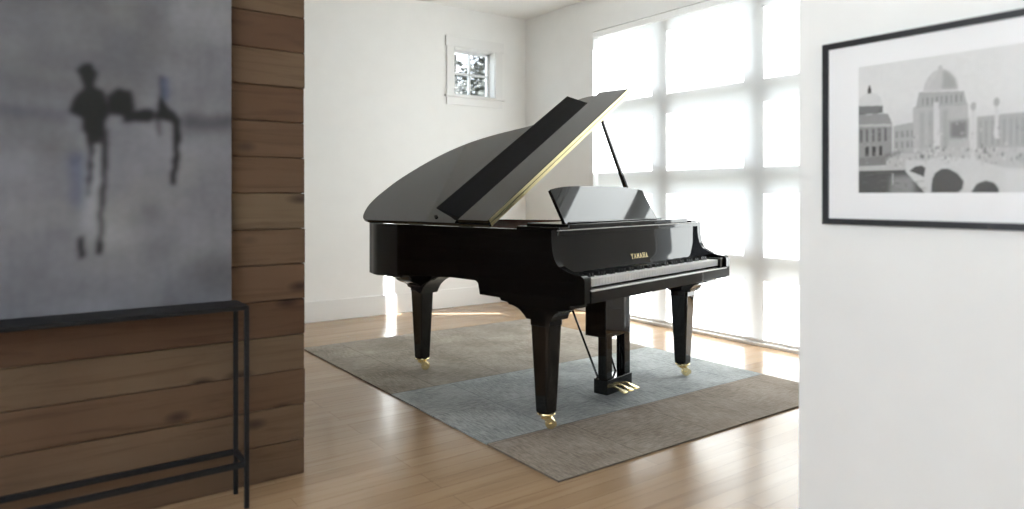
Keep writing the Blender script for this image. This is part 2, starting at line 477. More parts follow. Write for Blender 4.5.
# ------------------------------------------------------------------ grand piano
PO = (2.082, 2.319); PR = math.atan2(0.2112, 0.9774)
piano = empty('grand_piano', (PO[0], PO[1], 0.008), PR)
tag(piano, 'glossy black grand piano with raised lid standing on the striped rug', 'piano')
DZ = -0.008                                  # heights below are above the floor
W = 1.49
class PB(MB):
    def build(s, name, mat, parent=piano, **k):
        bmesh.ops.translate(s.bm, vec=(0, 0, DZ), verts=s.bm.verts)
        return MB.build(s, name, mat, parent, **k)
BL = M['black']

# plan outline of the lid: down the spine, round the tail, along the bent side
V_FRONT = 0.58
tail = catmull([(0.0, 1.50), (0.0, 1.575), (0.018, 1.645), (0.056, 1.69), (0.11, 1.73), (0.17, 1.762), (0.25, 1.783), (0.365, 1.79), (0.48, 1.783), (0.638, 1.738),
                (0.745, 1.69), (0.837, 1.63), (0.935, 1.53), (1.012, 1.397), (1.067, 1.258), (1.112, 1.13), (1.17, 1.065), (1.26, 1.030), (1.36, 1.008),
                (1.44, 0.975), (1.482, 0.92), (1.496, 0.84), (1.497, 0.70)], 5)
lid_out = [(-0.003, V_FRONT)] + [(p.x * 1.025 - 0.003, p.y) for p in tail] + [(1.532, V_FRONT)]

def inset(pts, d):
    """offset an open polyline to the inside of the case"""
    out = []
    n = len(pts)
    for i in range(n):
        a = Vector(pts[max(i - 1, 0)]); c = Vector(pts[min(i + 1, n - 1)])
        t = (c - a)
        t = t.normalized() if t.length else Vector((0, 1))
        nrm = Vector((t.y, -t.x))
        p = Vector(pts[i]) + nrm * d
        out.append((p.x, p.y))
    return out
ZR = 0.962
TOPP = [(0.0, 0.738), (0.004, 0.752), (0.014, 0.760), (0.03, 0.764)] + [(p.x, p.y) for p in catmull([(0.03, 0.764), (0.06, 0.768), (0.094, 0.776), (0.13, 0.789), (0.155, 0.805), (0.172, 0.829), (0.182, 0.862), (0.188, 0.905), (0.190, ZR)], 4)][1:]
BOTP = [(0.0, 0.640), (0.03, 0.630), (0.084, 0.622), (0.085, 0.603)] + [(p.x, p.y) for p in catmull([(0.09, 0.602), (0.13, 0.594), (0.165, 0.578), (0.185, 0.558), (0.196, 0.535)], 3)]
BOTP += [(p.x, p.y) for p in catmull([(0.342, 0.535), (0.368, 0.560), (0.395, 0.578), (0.43, 0.590), (0.458, 0.592)], 3)]
BOTP += [(0.463, 0.602), (0.510, 0.606), (0.516, 0.619), (0.655, 0.622), (0.662, 0.650), (0.668, 0.678), (0.685, 0.690), (0.86, 0.692)]
def interp(L, v):
    if v <= L[0][0]: return L[0][1]
    for p, q in zip(L, L[1:]):
        if v <= q[0]: return p[1] + (q[1] - p[1]) * (v - p[0]) / max(1e-9, q[0] - p[0])
    return L[-1][1]
ztop = lambda v: interp(TOPP, v)
zspine = lambda v: interp(BOTP + [(1.2, 0.676), (1.35, 0.663), (1.6, 0.655)], v)
ztreble = lambda v: interp(BOTP, v)
cols = sorted({round(p[0], 5) for p in TOPP + BOTP})
spine = [(0.0, v) for v in cols] + [(0.0, 1.0), (0.0, 1.2), (0.0, 1.35)]
t0 = [(0.0, 1.30), (0.0, 1.40)] + [(p.x, p.y) for p in tail]
f1, f0 = inset(t0, 0.026), inset(t0, 0.0)
ease = lambda x: max(0, min(1, x)) ** 2 * (3 - 2 * max(0, min(1, x)))
tl = [(a[0] + (c[0] - a[0]) * k, a[1] + (c[1] - a[1]) * k) for a, c, k in ((f0[i], f1[i], ease((i - 1) / 9)) for i in range(len(t0)))][2:]
tl[-1] = (W - 0.003, tl[-1][1])
treble = [(W - 0.003, v) for v in cols[::-1] if v < 0.69]
case = spine + tl + treble
nsp, ntl = len(spine), len(tl)
cz0 = [zspine(p[1]) for p in spine] + [0.655 + 0.027 * min(1, max(0, k / ntl * 1.6)) for k in range(ntl)] + [ztreble(p[1]) for p in treble]
cz1 = [ztop(p[1]) for p in case]
def wall(mb, line, t, z0, z1):
    inn = inset(line, t)
    n = len(line)
    z0 = z0 if isinstance(z0, list) else [z0] * n
    z1 = z1 if isinstance(z1, list) else [z1] * n
    A = [mb.bm.verts.new((*p, z)) for p, z in zip(line, z0)]; B = [mb.bm.verts.new((*p, z)) for p, z in zip(line, z1)]
    Cc = [mb.bm.verts.new((*p, z)) for p, z in zip(inn, z1)]; D = [mb.bm.verts.new((*p, z)) for p, z in zip(inn, z0)]
    for i in range(n - 1):
        for P, Q in ((A, B), (B, Cc), (Cc, D), (D, A)):
            mb.bm.faces.new((P[i], P[i + 1], Q[i + 1], Q[i]))
    for i in (0, n - 1): mb.bm.faces.new((A[i], B[i], Cc[i], D[i]))
b = PB(); wall(b, case, 0.042, cz0, cz1); b.build('rim', BL, smooth=True, bevel=0.0025, angle=30)
case = [(0.0, 0.68), (0.0, 1.0), (0.0, 1.2), (0.0, 1.35)] + tl + [(W - 0.003, 0.68)]
b = PB(); wall(b, inset(case, 0.0425), 0.008, 0.80, ZR - 0.003); b.build('inner_rim', M['veneer'], smooth=True, angle=50)
# underside, sound board and bronze plate
ring = inset(case, 0.03)
b = PB(); b.prism(ring, lambda p: (*p, 0.70), lambda p: (*p, 0.735)); b.build('bottom_frame', M['black_satin'])
ring = inset(case, 0.05)
b = PB(); b.prism(ring, lambda p: (*p, 0.80), lambda p: (*p, 0.812)); b.build('soundboard', M['spruce'])
b = PB()
ring = inset(case, 0.06)
wall(b, ring, 0.10, 0.855, 0.872)
for (p, q) in (((0.12, 0.60), (0.25, 1.66)), ((0.45, 0.60), (0.46, 1.62)), ((0.78, 0.60), (0.70, 1.52)), ((1.08, 0.60), (0.86, 1.36))):
    p, q = Vector((*p, 0.86)), Vector((*q, 0.86)); t = (q - p).normalized(); n = Vector((t.y, -t.x, 0)) * 0.018
    b.loft([[p - n, p + n, p + n + Vector((0, 0, 0.03)), p - n + Vector((0, 0, 0.03))], [q - n, q + n, q + n + Vector((0, 0, 0.03)), q - n + Vector((0, 0, 0.03))]])
b.box(0.06, 1.43, 0.46, 0.66, 0.855, 0.875)
b.build('iron_plate', M['gold_plate'], bevel=0.003)

b = PB()
for k in range(70):
    u = 0.10 + k * 0.0178
    ve = 1.62 - max(0, u - 0.45) * 0.75 - max(0, u - 0.95) * 0.9
    b.tube([(u, 0.60, 0.895), (u + 0.03, ve, 0.893)], 0.0009, 5)
o = b.build('strings', M['string'], smooth=True); o['kind'] = 'stuff'
# heavy leg brackets behind the cheek panels
for u0, u1 in ((0.0425, 0.135), (W - 0.135, W - 0.0455)):
    lp = [q for q in BOTP if q[1] < 0.64 and q[0] > 0.08] + [(0.656, 0.64), (0.085, 0.64)]
    b = PB(); b.prism(lp, lambda p: (u0, *p), lambda p: (u1, *p)); b.build('leg_bracket', BL, bevel=0.003, angle=30)

# key bed, key slip, key blocks
b = PB(); b.box(0.045, W - 0.045, 0.012, 0.66, 0.64, 0.694); kb = b.build('key_bed', BL, bevel=0.002)
b = PB(); ks = [(-0.004, 0.636), (-0.004, 0.691), (0.013, 0.699), (0.019, 0.700), (0.019, 0.636)]
b.prism(ks, lambda p: (0.046, *p), lambda p: (W - 0.046, *p))
kso = b.build('key_slip', BL, bevel=0.0015, angle=15)
b = PB(); b.loft([[(u, -0.0045, 0.689), (u, -0.0045, 0.693), (u, 0.004, 0.6965), (u, 0.006, 0.696), (u, 0.0, 0.689)] for u in (0.048, W - 0.048)])  # added strip, stands in for the bright line on the key slip edge
o = b.build('key_slip_bright_line', M['silver'], kso); o['label'] = 'pale strip added for the bright line along the top edge'
for u0, u1 in ((0.046, 0.072), (1.388, W - 0.046)):
    b = PB(); b.box(u0, u1, 0.014, 0.17, 0.694, 0.752); b.build('key_block', BL, bevel=0.004)

# keys ------------------------------------------------------------------------
U0, U1 = 0.075, 1.385
kp = (U1 - U0) / 52
ZK = 0.742
has_black = [True, True, False, True, True, False, True]      # black key to the right of A B? C D ...  (order A B C D E F G)
seq = 'ABCDEFG'
blk_after = {'A': 1, 'B': 0, 'C': 1, 'D': 1, 'E': 0, 'F': 1, 'G': 1}
wk = None
cache = {}
prev = 0
bu = []
for i in range(52):
    nm = seq[i % 7]
    r = blk_after[nm] if i < 51 else 0
    l = prev; prev = r
    if r: bu.append(U0 + (i + 1) * kp)
    key = (l, r)
    if key not in cache:
        mb = PB()
        g = 0.0006
        a, c = g, kp - g
        la, ra = (a + 0.0068 if l else a), (c - 0.0068 if r else c)
        pts = [(a, 0.0), (c, 0.0), (c, 0.05), (ra, 0.05), (ra, 0.148), (la, 0.148), (la, 0.05), (a, 0.05)]
        q = []
        for p in pts:
            if not q or (Vector(p) - Vector(q[-1])).length > 1e-5: q.append(p)
        mb.prism(q, lambda p: (*p, ZK - 0.036), lambda p: (*p, ZK))
        o = mb.build('white_key', M['ivory'], kb, bevel=0.0012, segs=1)
        cache[key] = o
    else:
        o = cache[key].copy(); COL.objects.link(o); o.parent = kb
    o.location = (U0 + i * kp, 0.026, 0)
o0 = None
for u in bu:
    if o0 is None:
        mb = PB()
        mb.loft([[(-0.0058, 0, ZK - 0.002), (0.0058, 0, ZK - 0.002), (0.0058, 0.095, ZK - 0.002), (-0.0058, 0.095, ZK - 0.002)],
                 [(-0.0046, 0.008, ZK + 0.0175), (0.0046, 0.008, ZK + 0.0175), (0.0046, 0.095, ZK + 0.0175), (-0.0046, 0.095, ZK + 0.0175)]])
        o = o0 = mb.build('black_key', M['ebony'], kb, bevel=0.001)
    else:
        o = o0.copy(); COL.objects.link(o); o.parent = kb
    o.location = (u, 0.073, 0)

# fallboard standing behind the keys, with the maker's name in gold
fb = catmull([(0.178, 0.748), (0.182, 0.76), (0.191, 0.79), (0.198, 0.83), (0.203, 0.88), (0.205, 0.935)], 4)
b = PB()
front = [(p.x, p.y) for p in fb]
outl = front + [(0.227, 0.935), (0.220, 0.748)]
b.prism(outl, lambda p: (0.046, *p), lambda p: (W - 0.046, *p))
fbo = b.build('fallboard', BL, smooth=True, angle=40)
b = PB(); b.box(0.07, 1.39, 0.170, 0.177, 0.7425, 0.748); b.build('name_felt', M['felt'], fbo)
glyph = {'Y': [((0, 1), (.5, .5)), ((1, 1), (.5, .5)), ((.5, .5), (.5, 0)), ((.28, 0), (.72, 0)), ((-.1, 1), (.25, 1)), ((.75, 1), (1.1, 1))],
         'A': [((.05, 0), (.5, 1)), ((.95, 0), (.5, 1)), ((.25, .36), (.75, .36)), ((-.12, 0), (.25, 0)), ((.75, 0), (1.12, 0))],
         'M': [((.05, 0), (.05, 1)), ((.95, 0), (.95, 1)), ((.05, 1), (.5, .25)), ((.95, 1), (.5, .25)), ((-.12, 0), (.25, 0)), ((.75, 0), (1.12, 0))],
         'H': [((.08, 0), (.08, 1)), ((.92, 0), (.92, 1)), ((.08, .5), (.92, .5)), ((-.12, 0), (.28, 0)), ((.72, 0), (1.12, 0)), ((-.12, 1), (.28, 1)), ((.72, 1), (1.12, 1))]}
b = PB()
gz0, gh, gw, gp, gu = 0.786, 0.0225, 0.0175, 0.0292, 0.692
def fbv(z):
    for p, q in zip(front, front[1:]):
        if p[1] <= z <= q[1]: return p[0] + (q[0] - p[0]) * (z - p[1]) / (q[1] - p[1])
    return front[-1][0]
for k, ch in enumerate('YAMAHA'):
    for (p, q) in glyph[ch]:
        P = Vector((gu + k * gp + p[0] * gw, 0, gz0 + p[1] * gh)); Q = Vector((gu + k * gp + q[0] * gw, 0, gz0 + q[1] * gh))
        t = (Q - P).normalized(); n = Vector((t.z, 0, -t.x)) * 0.0019
        P -= t * 0.001; Q += t * 0.001
        f = lambda X, o: Vector((X.x, fbv(X.z) + o, X.z))
        b.loft([[f(P - n, 0), f(P + n, 0), f(P + n, -0.0012), f(P - n, -0.0012)], [f(Q - n, 0), f(Q + n, 0), f(Q + n, -0.0012), f(Q - n, -0.0012)]])
o = b.build('lettering', M['brass'], fbo); o['label'] = 'gold maker name lettering'

# music shelf with desk
b = PB(); b.box(0.046, W - 0.046, 0.184, 0.46, 0.936, 0.958); nr = b.build('name_rail', BL, bevel=0.003)
b = PB(); b.box(0.050, W - 0.050, 0.1835, 0.196, 0.9575, 0.9612)  # added strip, its pale colour imitates a bright reflected line on the rail
o = b.build('name_rail_bright_line', M['silver'], nr); o['label'] = 'pale strip added for the bright line along the rail front'
b = PB(); b.box(0.150, W - 0.150, 0.200, 0.47, 0.9615, 0.986); ms = b.build('music_shelf', BL, bevel=0.004)
for u0, u1 in ((0.060, 0.130), (W - 0.130, W - 0.060)):
    b = PB(); b.box(u0, u1, 0.188, 0.46, 0.958, 0.974); b.build('desk_slide', BL, ms, bevel=0.003)
b = PB(); b.box(0.215, 1.110, 0.245, 0.262, 0.985, 0.994); b.build('desk_ledge', BL, ms, bevel=0.004)
dk = [(0.225, 0.0), (1.090, 0.0), (1.104, 0.01)] + [(p.x, p.y) for p in catmull([(1.118, 0.19), (1.110, 0.197), (1.00, 0.212), (0.85, 0.219), (0.67, 0.221), (0.50, 0.219), (0.35, 0.212), (0.24, 0.197), (0.232, 0.19)], 5)] + [(0.212, 0.01)]
sl = Vector((0, 0.13, 0.197)).normalized(); nn = Vector((0, -sl.z, sl.y))
b0 = Vector((0, 0.268, 0.981))
b = PB(); b.prism([(p[0], p[1] * 1.07) for p in dk], lambda p: b0 + sl * p[1] + Vector((p[0], 0, 0)), lambda p: b0 + sl * p[1] + Vector((p[0], 0, 0)) - nn * 0.018)
md = b.build('music_desk', BL, bevel=0.004, angle=30)
for u in (0.36, 0.97):
    b = PB(); b.box(u, u + 0.03, 0.40, 0.412, 0.978, 1.12); b.build('desk_strut', M['black_satin'], md, bevel=0.002)

# lid raised on its prop -------------------------------------------------------
PH = math.radians(32.0); Z0 = ZR + 0.001
def LM(w, v, o): return Vector((w * math.cos(PH) - o * math.sin(PH), v, Z0 + w * math.sin(PH) + o * math.cos(PH)))
b = PB(); b.prism(lid_out, lambda p: LM(*p, 0.0), lambda p: LM(*p, 0.021)); lid = b.build('lid', BL, bevel=0.005, segs=3, angle=50)
b = PB(); b.loft([[LM(w, V_FRONT, 0.002), LM(w, V_FRONT, 0.019), LM(w, V_FRONT - 0.003, 0.019), LM(w, V_FRONT - 0.003, 0.002)] for w in (0.012, 1.52)])
o = b.build('hinge_strip', M['brass_soft'], lid); o['label'] = 'brass hinge strip along the lid edge'
for u, v in ((0.05, 1.02), (1.30, 0.93)):
    b = PB(); b.cyl(LM(u, v, 0.019), LM(u, v, 0.030), 0.011, 0.009); b.build('bumper', M['rubber'], lid, smooth=True)
for v in (0.75, 1.15, 1.5):
    b = PB(); b.cyl((-0.003, v - 0.05, ZR + 0.003), (-0.003, v + 0.05, ZR + 0.003), 0.0045); b.build('side_hinge', M['black_satin'], lid, smooth=True)
# front flap folded back on top, its lip standing up along the free edge
fo = [(0.0, V_FRONT), (0.0, 0.799), (1.527, 0.799), (1.527, V_FRONT)]
b = PB(); b.prism(fo, lambda p: LM(*p, 0.0225), lambda p: LM(*p, 0.042)); flap = b.build('lid_flap', BL, bevel=0.004, angle=50)
b = PB(); b.loft([[LM(w, V_FRONT, 0.0235), LM(w, V_FRONT, 0.040), LM(w, V_FRONT - 0.003, 0.040), LM(w, V_FRONT - 0.003, 0.0235)] for w in (0.012, 1.52)])
o = b.build('hinge_strip', M['brass_soft'], flap); o['label'] = 'brass hinge strip along the flap edge'
lp = [(0.800, 0.0405), (0.930, 0.098), (0.937, 0.103), (0.945, 0.102), (0.947, 0.095), (0.86, 0.0405), (0.845, 0.0235), (0.800, 0.0235)]
b = PB(); b.prism(lp, lambda p: LM(0.02, *p), lambda p: LM(1.37, *p)); o = b.build('flap_lip', M['matte_black'], flap, bevel=0.003, angle=30); o['label'] = 'matt black lip along the free edge'
# prop stick
P0, P1 = Vector((1.425, 0.60, 0.95)), LM(1.19, 0.605, -0.004)
b = PB()
d = (P1 - P0).normalized(); sx = Vector((0, 1, 0)); sy = d.cross(sx).normalized()
rg = lambda c, a, e: [c + sx * a + sy * e, c + sx * a - sy * e, c - sx * a - sy * e, c - sx * a + sy * e]
b.loft([rg(P0, 0.014, 0.012), rg(P0.lerp(P1, 0.95), 0.009, 0.009), rg(P1, 0.007, 0.007)])
pr_ = b.build('lid_prop', BL, bevel=0.003)
b = PB(); b.box(1.405, 1.446, 0.565, 0.635, 0.94, 0.957); b.build('prop_socket', M['brass'], pr_, bevel=0.002)

# legs with brass casters -------------------------------------------------------
def sq(cx_, cy_, z, a, ch=0.10):
    h = a / 2; c = a * ch
    return [(cx_ - h + c, cy_ - h, z), (cx_ + h - c, cy_ - h, z), (cx_ + h, cy_ - h + c, z), (cx_ + h, cy_ + h - c, z),
            (cx_ + h - c, cy_ + h, z), (cx_ - h + c, cy_ + h, z), (cx_ - h, cy_ + h - c, z), (cx_ - h, cy_ - h + c, z)]
def caster(cx_, cy_, ang, parent):
    b = PB()
    b.loft([[(cx_ + r * math.cos(k * PI / 8), cy_ + r * math.sin(k * PI / 8), z) for k in range(16)] for r, z in ((0.044, 0.088), (0.046, 0.083), (0.040, 0.076), (0.022, 0.070), (0.018, 0.062))])
    R = Matrix.Translation((cx_, cy_, 0)) @ Matrix.Rotation(ang, 4, 'Z')
    for s in (-1, 1):   # fork cheeks
        pts = [(-0.026, 0.068), (0.016, 0.068), (0.046, 0.046), (0.048, 0.030), (0.036, 0.022), (0.022, 0.030), (-0.006, 0.052)]
        b.prism(pts, lambda p: R @ Vector((p[0], s * 0.018, p[1])), lambda p: R @ Vector((p[0], s * 0.026, p[1])))
    b.box(-0.026, 0.020, -0.026, 0.026, 0.062, 0.070, R)
    wc = R @ Vector((0.020, 0, 0.0345)); ax = (R.to_3x3() @ Vector((0, 1, 0)))
    t = ax.orthogonal().normalized(); w = ax.cross(t)
    b.loft([[wc + ax * o + (t * math.cos(k * PI / 12) + w * math.sin(k * PI / 12)) * r for k in range(24)] for o, r in ((-0.016, 0.020), (-0.016, 0.0245), (-0.011, 0.0262), (0.011, 0.0262), (0.016, 0.0245), (0.016, 0.020))])
    b.cyl(wc - ax * 0.030, wc + ax * 0.030, 0.008)
    b.build('caster', M['brass'], parent, smooth=True, angle=40)
for (u, v, top, ang) in ((0.066, 0.274, 0.539, -0.75), (W - 0.098, 0.262, 0.539, -0.75), (0.41, 1.575, 0.552, -0.75)):
    b = PB()
    a1, a0 = (0.116, 0.077) if v < 1 else (0.112, 0.074)
    b.loft([sq(u, v, 0.088, a0 - 0.008), sq(u, v, 0.093, a0), sq(u, v, top - 0.035, a1 - 0.003), sq(u, v, top - 0.03, a1 + 0.003), sq(u, v, top, a1 + 0.003)])
    leg = b.build('leg', BL, bevel=0.003, angle=30)
    caster(u, v, ang, leg)
# tail leg bracket: stepped and flared along the spine and across
b = PB()
u, v = 0.41, 1.575
b.box(u - 0.235, u + 0.085, v - 0.07, v + 0.07, 0.622, 0.684)
fl = [(p.x, p.y) for p in catmull([(0.170, 0.624), (0.160, 0.600), (0.135, 0.584), (0.105, 0.572), (0.078, 0.560), (0.064, 0.540)], 4)]
pp = [(-q[0], q[1]) for q in fl] + [(0.064, 0.540), (0.080, 0.624)]
b.prism(pp, lambda p: (u + p[0], v - 0.066, p[1]), lambda p: (u + p[0], v + 0.066, p[1]))
fl2 = [(p.x, p.y) for p in catmull([(0.38, 0.672), (0.29, 0.645), (0.21, 0.620), (0.145, 0.590), (0.10, 0.556), (0.066, 0.505)], 4)]
pp = [(0.38, 0.684), (-0.064, 0.683), (-0.064, 0.545)] + fl2[::-1]
b.prism(pp, lambda p: (u - 0.07, v - p[0], p[1]), lambda p: (u + 0.07, v - p[0], p[1]))
b.build('leg_bracket', BL, bevel=0.003, angle=30)

# pedal lyre --------------------------------------------------------------------
LU, LV = 0.80, 0.395
b = PB()
b.box(LU - 0.125, LU + 0.125, LV - 0.05, LV + 0.09, 0.335, 0.642)              # upper box
for s in (-1, 1):
    b.box(LU + s * 0.092 - 0.030, LU + s * 0.092 + 0.030, LV - 0.051, LV + 0.005, 0.10, 0.36)
b.box(LU - 0.128, LU + 0.128, LV - 0.06, LV + 0.03, 0.022, 0.105)              # pedal box
ly = b.build('lyre', BL, bevel=0.004)
for du in (-0.06, 0.0, 0.06):
    b = PB()
    u = LU + du
    sec = lambda y, w, z, t: [(u - w, y, z - t), (u + w, y, z - t), (u + w * 0.9, y, z), (u - w * 0.9, y, z)]
    b.loft([sec(LV - 0.05, 0.008, 0.066, 0.010), sec(LV - 0.075, 0.009, 0.063, 0.010), sec(LV - 0.095, 0.013, 0.056, 0.010), sec(LV - 0.125, 0.018, 0.049, 0.011), sec(LV - 0.14, 0.016, 0.047, 0.010), sec(LV - 0.146, 0.010, 0.045, 0.008)])
    b.build('pedal', M['brass'], ly, smooth=True, bevel=0.002, angle=50)
for s in (-1, 1):
    b = PB(); b.tube([(LU + s * 0.09, LV + 0.02, 0.085), (LU + s * 0.12, LV + 0.27, 0.642)], 0.0065); b.build('brace', BL, ly, smooth=True)
for du in (-0.045, 0.0, 0.045):
    b = PB(); b.tube([(LU + du * 0.6, LV + 0.015, 0.10), (LU + du * 0.6, LV + 0.015, 0.37)], 0.003); b.build('pedal_rod', M['dark_metal'], ly, smooth=True)

# ------------------------------------------------------------------ numpy painter for the two artworks
class Canvas:
    def __init__(s, w, h, W_, H_, bg):
        s.w, s.h = w, h
        xs = (np.arange(w) + 0.5) / w * W_; ys = (np.arange(h) + 0.5) / h * H_
        s.X, s.Y = np.meshgrid(xs, ys)
        s.im = np.ones((h, w, 3)) * np.array(bg)
    def mask(s, pts):
        m = np.zeros(s.X.shape, bool)
        n = len(pts)
        for i in range(n):
            (x0, y0), (x1, y1) = pts[i], pts[(i + 1) % n]
            if y0 == y1: continue
            c = ((y0 > s.Y) != (y1 > s.Y)) & (s.X < (x1 - x0) * (s.Y - y0) / (y1 - y0) + x0)
            m ^= c
        return m.astype(float)
    def ell(s, cx_, cy_, rx, ry): return ((((s.X - cx_) / rx) ** 2 + ((s.Y - cy_) / ry) ** 2) < 1).astype(float)
    def blur(s, a, r):
        r = int(r)
        if r < 1: return a
        for _ in range(2):
            for ax in (0, 1):
                p = np.concatenate([np.repeat(a.take([0], ax), r, ax), a, np.repeat(a.take([-1], ax), r, ax)], ax)
                c = np.cumsum(p, ax)
                z = np.zeros_like(c.take([0], ax)); c = np.concatenate([z, c], ax)
                k = 2 * r + 1
                a = (np.take(c, range(k, c.shape[ax]), ax) - np.take(c, range(0, c.shape[ax] - k), ax)) / k
        return a
    def put(s, m, col, op=1.0, soft=0):
        if soft: m = s.blur(m, soft)
        m = np.clip(m * op, 0, 1)[..., None]
        s.im = s.im * (1 - m) + np.array(col) * m
    def noise(s, gx, gy):
        g = RNG.random((gy + 2, gx + 2))
        fx = np.linspace(0, gx, s.w); fy = np.linspace(0, gy, s.h)
        ix, iy = fx.astype(int), fy.astype(int); tx, ty = fx - ix, fy - iy
        tx = tx * tx * (3 - 2 * tx); ty = ty * ty * (3 - 2 * ty)
        a = g[np.ix_(iy, ix)] * (1 - tx) + g[np.ix_(iy, ix + 1)] * tx
        c = g[np.ix_(iy + 1, ix)] * (1 - tx) + g[np.ix_(iy + 1, ix + 1)] * tx
        return a * (1 - ty)[:, None] + c * ty[:, None]
    def mesh(s, name, P, mat, parent, k=1.0):
        """P(x01, y01) -> local position of the sheet"""
        w, h = s.w, s.h
        me = bpy.data.meshes.new(name)
        vs = [P(i / (w - 1), j / (h - 1)) for j in range(h) for i in range(w)]
        fs = [(j * w + i, j * w + i + 1, (j + 1) * w + i + 1, (j + 1) * w + i) for j in range(h - 1) for i in range(w - 1)]
        me.from_pydata(vs, [], fs)
        at = me.color_attributes.new('ink', 'FLOAT_COLOR', 'POINT')
        d = np.ones((h * w, 4), np.float32); d[:, :3] = np.clip(s.im * k, 0, 1).reshape(-1, 3)
        at.data.foreach_set('color', d.ravel())
        me.materials.append(mat)
        o = bpy.data.objects.new(name, me); COL.objects.link(o); o.parent = parent
        return o

def srgb(*c):
    f = lambda x: (x / 255 / 12.92) if x / 255 <= 0.04045 else ((x / 255 + 0.055) / 1.055) ** 2.4
    c = c * 3 if len(c) == 1 else c
    return tuple(f(x) for x in c)

# painting: misty grey abstract with thin dark walking figures
PX1, PX0, PZ0, PZ1 = 0.682, -0.80, 0.730, 2.12
cv = Canvas(330, 309, PX1 - PX0, PZ1 - PZ0, srgb(150, 150, 157))
L = lambda pts: [(x - PX0, z - PZ0) for x, z in pts]
n1, n2, n3 = cv.noise(7, 7), cv.noise(22, 20), cv.noise(90, 14)
cv.X = cv.X + (cv.noise(60, 56) - 0.5) * 0.009 + (cv.noise(16, 15) - 0.5) * 0.013; cv.Y = cv.Y + (cv.noise(60, 56) - 0.5) * 0.009 + (cv.noise(16, 15) - 0.5) * 0.013
cv.im *= (0.80 + 0.24 * n1 + 0.16 * n2 + 0.10 * n3)[..., None]
cv.put(cv.mask(L([(-0.8, 1.45), (0.40, 1.45), (0.45, 1.80), (-0.8, 1.85)])), srgb(118, 118, 124), 0.55, 6)
cv.put(cv.mask(L([(0.472, 1.68), (0.69, 1.69), (0.69, 2.0), (0.472, 2.0)])), srgb(172, 172, 178), 0.6, 4)
cv.put(cv.mask(L([(-0.02, 1.72), (0.44, 1.72), (0.44, 2.12), (-0.02, 2.12)])), srgb(128, 128, 133), 0.35, 8)
cv.put(cv.mask(L([(-0.8, 1.36), (0.17, 1.375), (0.17, 1.41), (-0.8, 1.42)])), srgb(92, 94, 108), 0.6, 4)
cv.put(cv.mask(L([(0.50, 1.36), (0.69, 1.37), (0.69, 1.43), (0.50, 1.42)])), srgb(92, 92, 98), 0.75, 4)
cv.put(cv.mask(L([(0.228, 1.09), (0.347, 1.10), (0.338, 0.945), (0.228, 0.935)])), srgb(188, 188, 192), 0.7, 6)
cv.put(cv.mask(L([(0.20, 1.32), (0.265, 1.32), (0.25, 1.06), (0.20, 0.95)])), srgb(196, 198, 204), 0.6, 4)
cv.put(cv.mask(L([(0.165, 1.27), (0.205, 1.27), (0.205, 1.08), (0.175, 1.08)])), srgb(96, 108, 140), 0.6, 3)
for k in range(90):
    x, z = RNG.uniform(PX0, PX1), RNG.uniform(PZ0, PZ1); w_, h_ = RNG.uniform(0.04, 0.22), RNG.uniform(0.03, 0.16)
    cv.put(cv.mask(L([(x, z), (x + w_, z + RNG.uniform(-.02, .02)), (x + w_, z + h_), (x, z + h_ + RNG.uniform(-.02, .02))])), srgb(int(RNG.choice([112, 124, 172, 180]))), RNG.uniform(0.12, 0.32), int(RNG.integers(2, 7)))
dk_ = srgb(50, 48, 52)
cv.put(cv.ell(0.219 - PX0, 1.535 - PZ0, 0.022, 0.030), dk_, 1, 1)
cv.put(cv.ell(0.222 - PX0, 1.560 - PZ0, 0.017, 0.018), dk_, 1, 1)
cv.put(cv.mask(L([(0.190, 1.552), (0.250, 1.548), (0.248, 1.536), (0.192, 1.538)])), dk_, 0.9, 1)
cv.put(cv.mask(L([(0.205, 1.53), (0.235, 1.53), (0.24, 1.46), (0.20, 1.46)])), dk_, 0.9, 1)
cv.put(cv.mask(L([(0.20, 1.480), (0.258, 1.487), (0.283, 1.42), (0.275, 1.36), (0.25, 1.30), (0.212, 1.30), (0.205, 1.38), (0.165, 1.40), (0.175, 1.45)])), dk_, 1, 1)
cv.put(cv.mask(L([(0.268, 1.471), (0.30, 1.498), (0.345, 1.49), (0.358, 1.44), (0.345, 1.392), (0.282, 1.40)])), srgb(66, 64, 68), 0.95, 1)
cv.put(cv.mask(L([(0.325, 1.415), (0.414, 1.428), (0.43, 1.40), (0.41, 1.382), (0.325, 1.375)])), srgb(58, 56, 60), 0.9, 1)
cv.put(cv.mask(L([(0.212, 1.32), (0.236, 1.32), (0.222, 1.12), (0.213, 1.12)])), srgb(70, 68, 76), 0.9, 1)
cv.put(cv.mask(L([(0.250, 1.34), (0.281, 1.35), (0.266, 1.05), (0.258, 0.93), (0.244, 0.93), (0.252, 1.10)])), srgb(72, 70, 74), 0.9, 1)
cv.put(cv.mask(L([(0.186, 0.98), (0.208, 1.0), (0.205, 0.915), (0.188, 0.905)])), srgb(56, 54, 58), 0.95, 1)
cv.put(cv.mask(L([(0.240, 0.97), (0.262, 0.97), (0.262, 0.925), (0.242, 0.925)])), srgb(72, 70, 74), 0.8, 1)
cv.put(cv.mask(L([(0.437, 1.55), (0.468, 1.55), (0.474, 1.46), (0.44, 1.47)])), srgb(112, 122, 146), 0.8, 1)
cv.put(cv.mask(L([(0.434, 1.55), (0.446, 1.55), (0.448, 1.44), (0.432, 1.44)])), srgb(84, 84, 92), 0.7, 1)
cv.put(cv.mask(L([(0.432, 1.47), (0.452, 1.46), (0.500, 1.40), (0.497, 1.27), (0.482, 1.165), (0.466, 1.165), (0.480, 1.27), (0.470, 1.385), (0.425, 1.40)])), dk_, 0.95, 1)
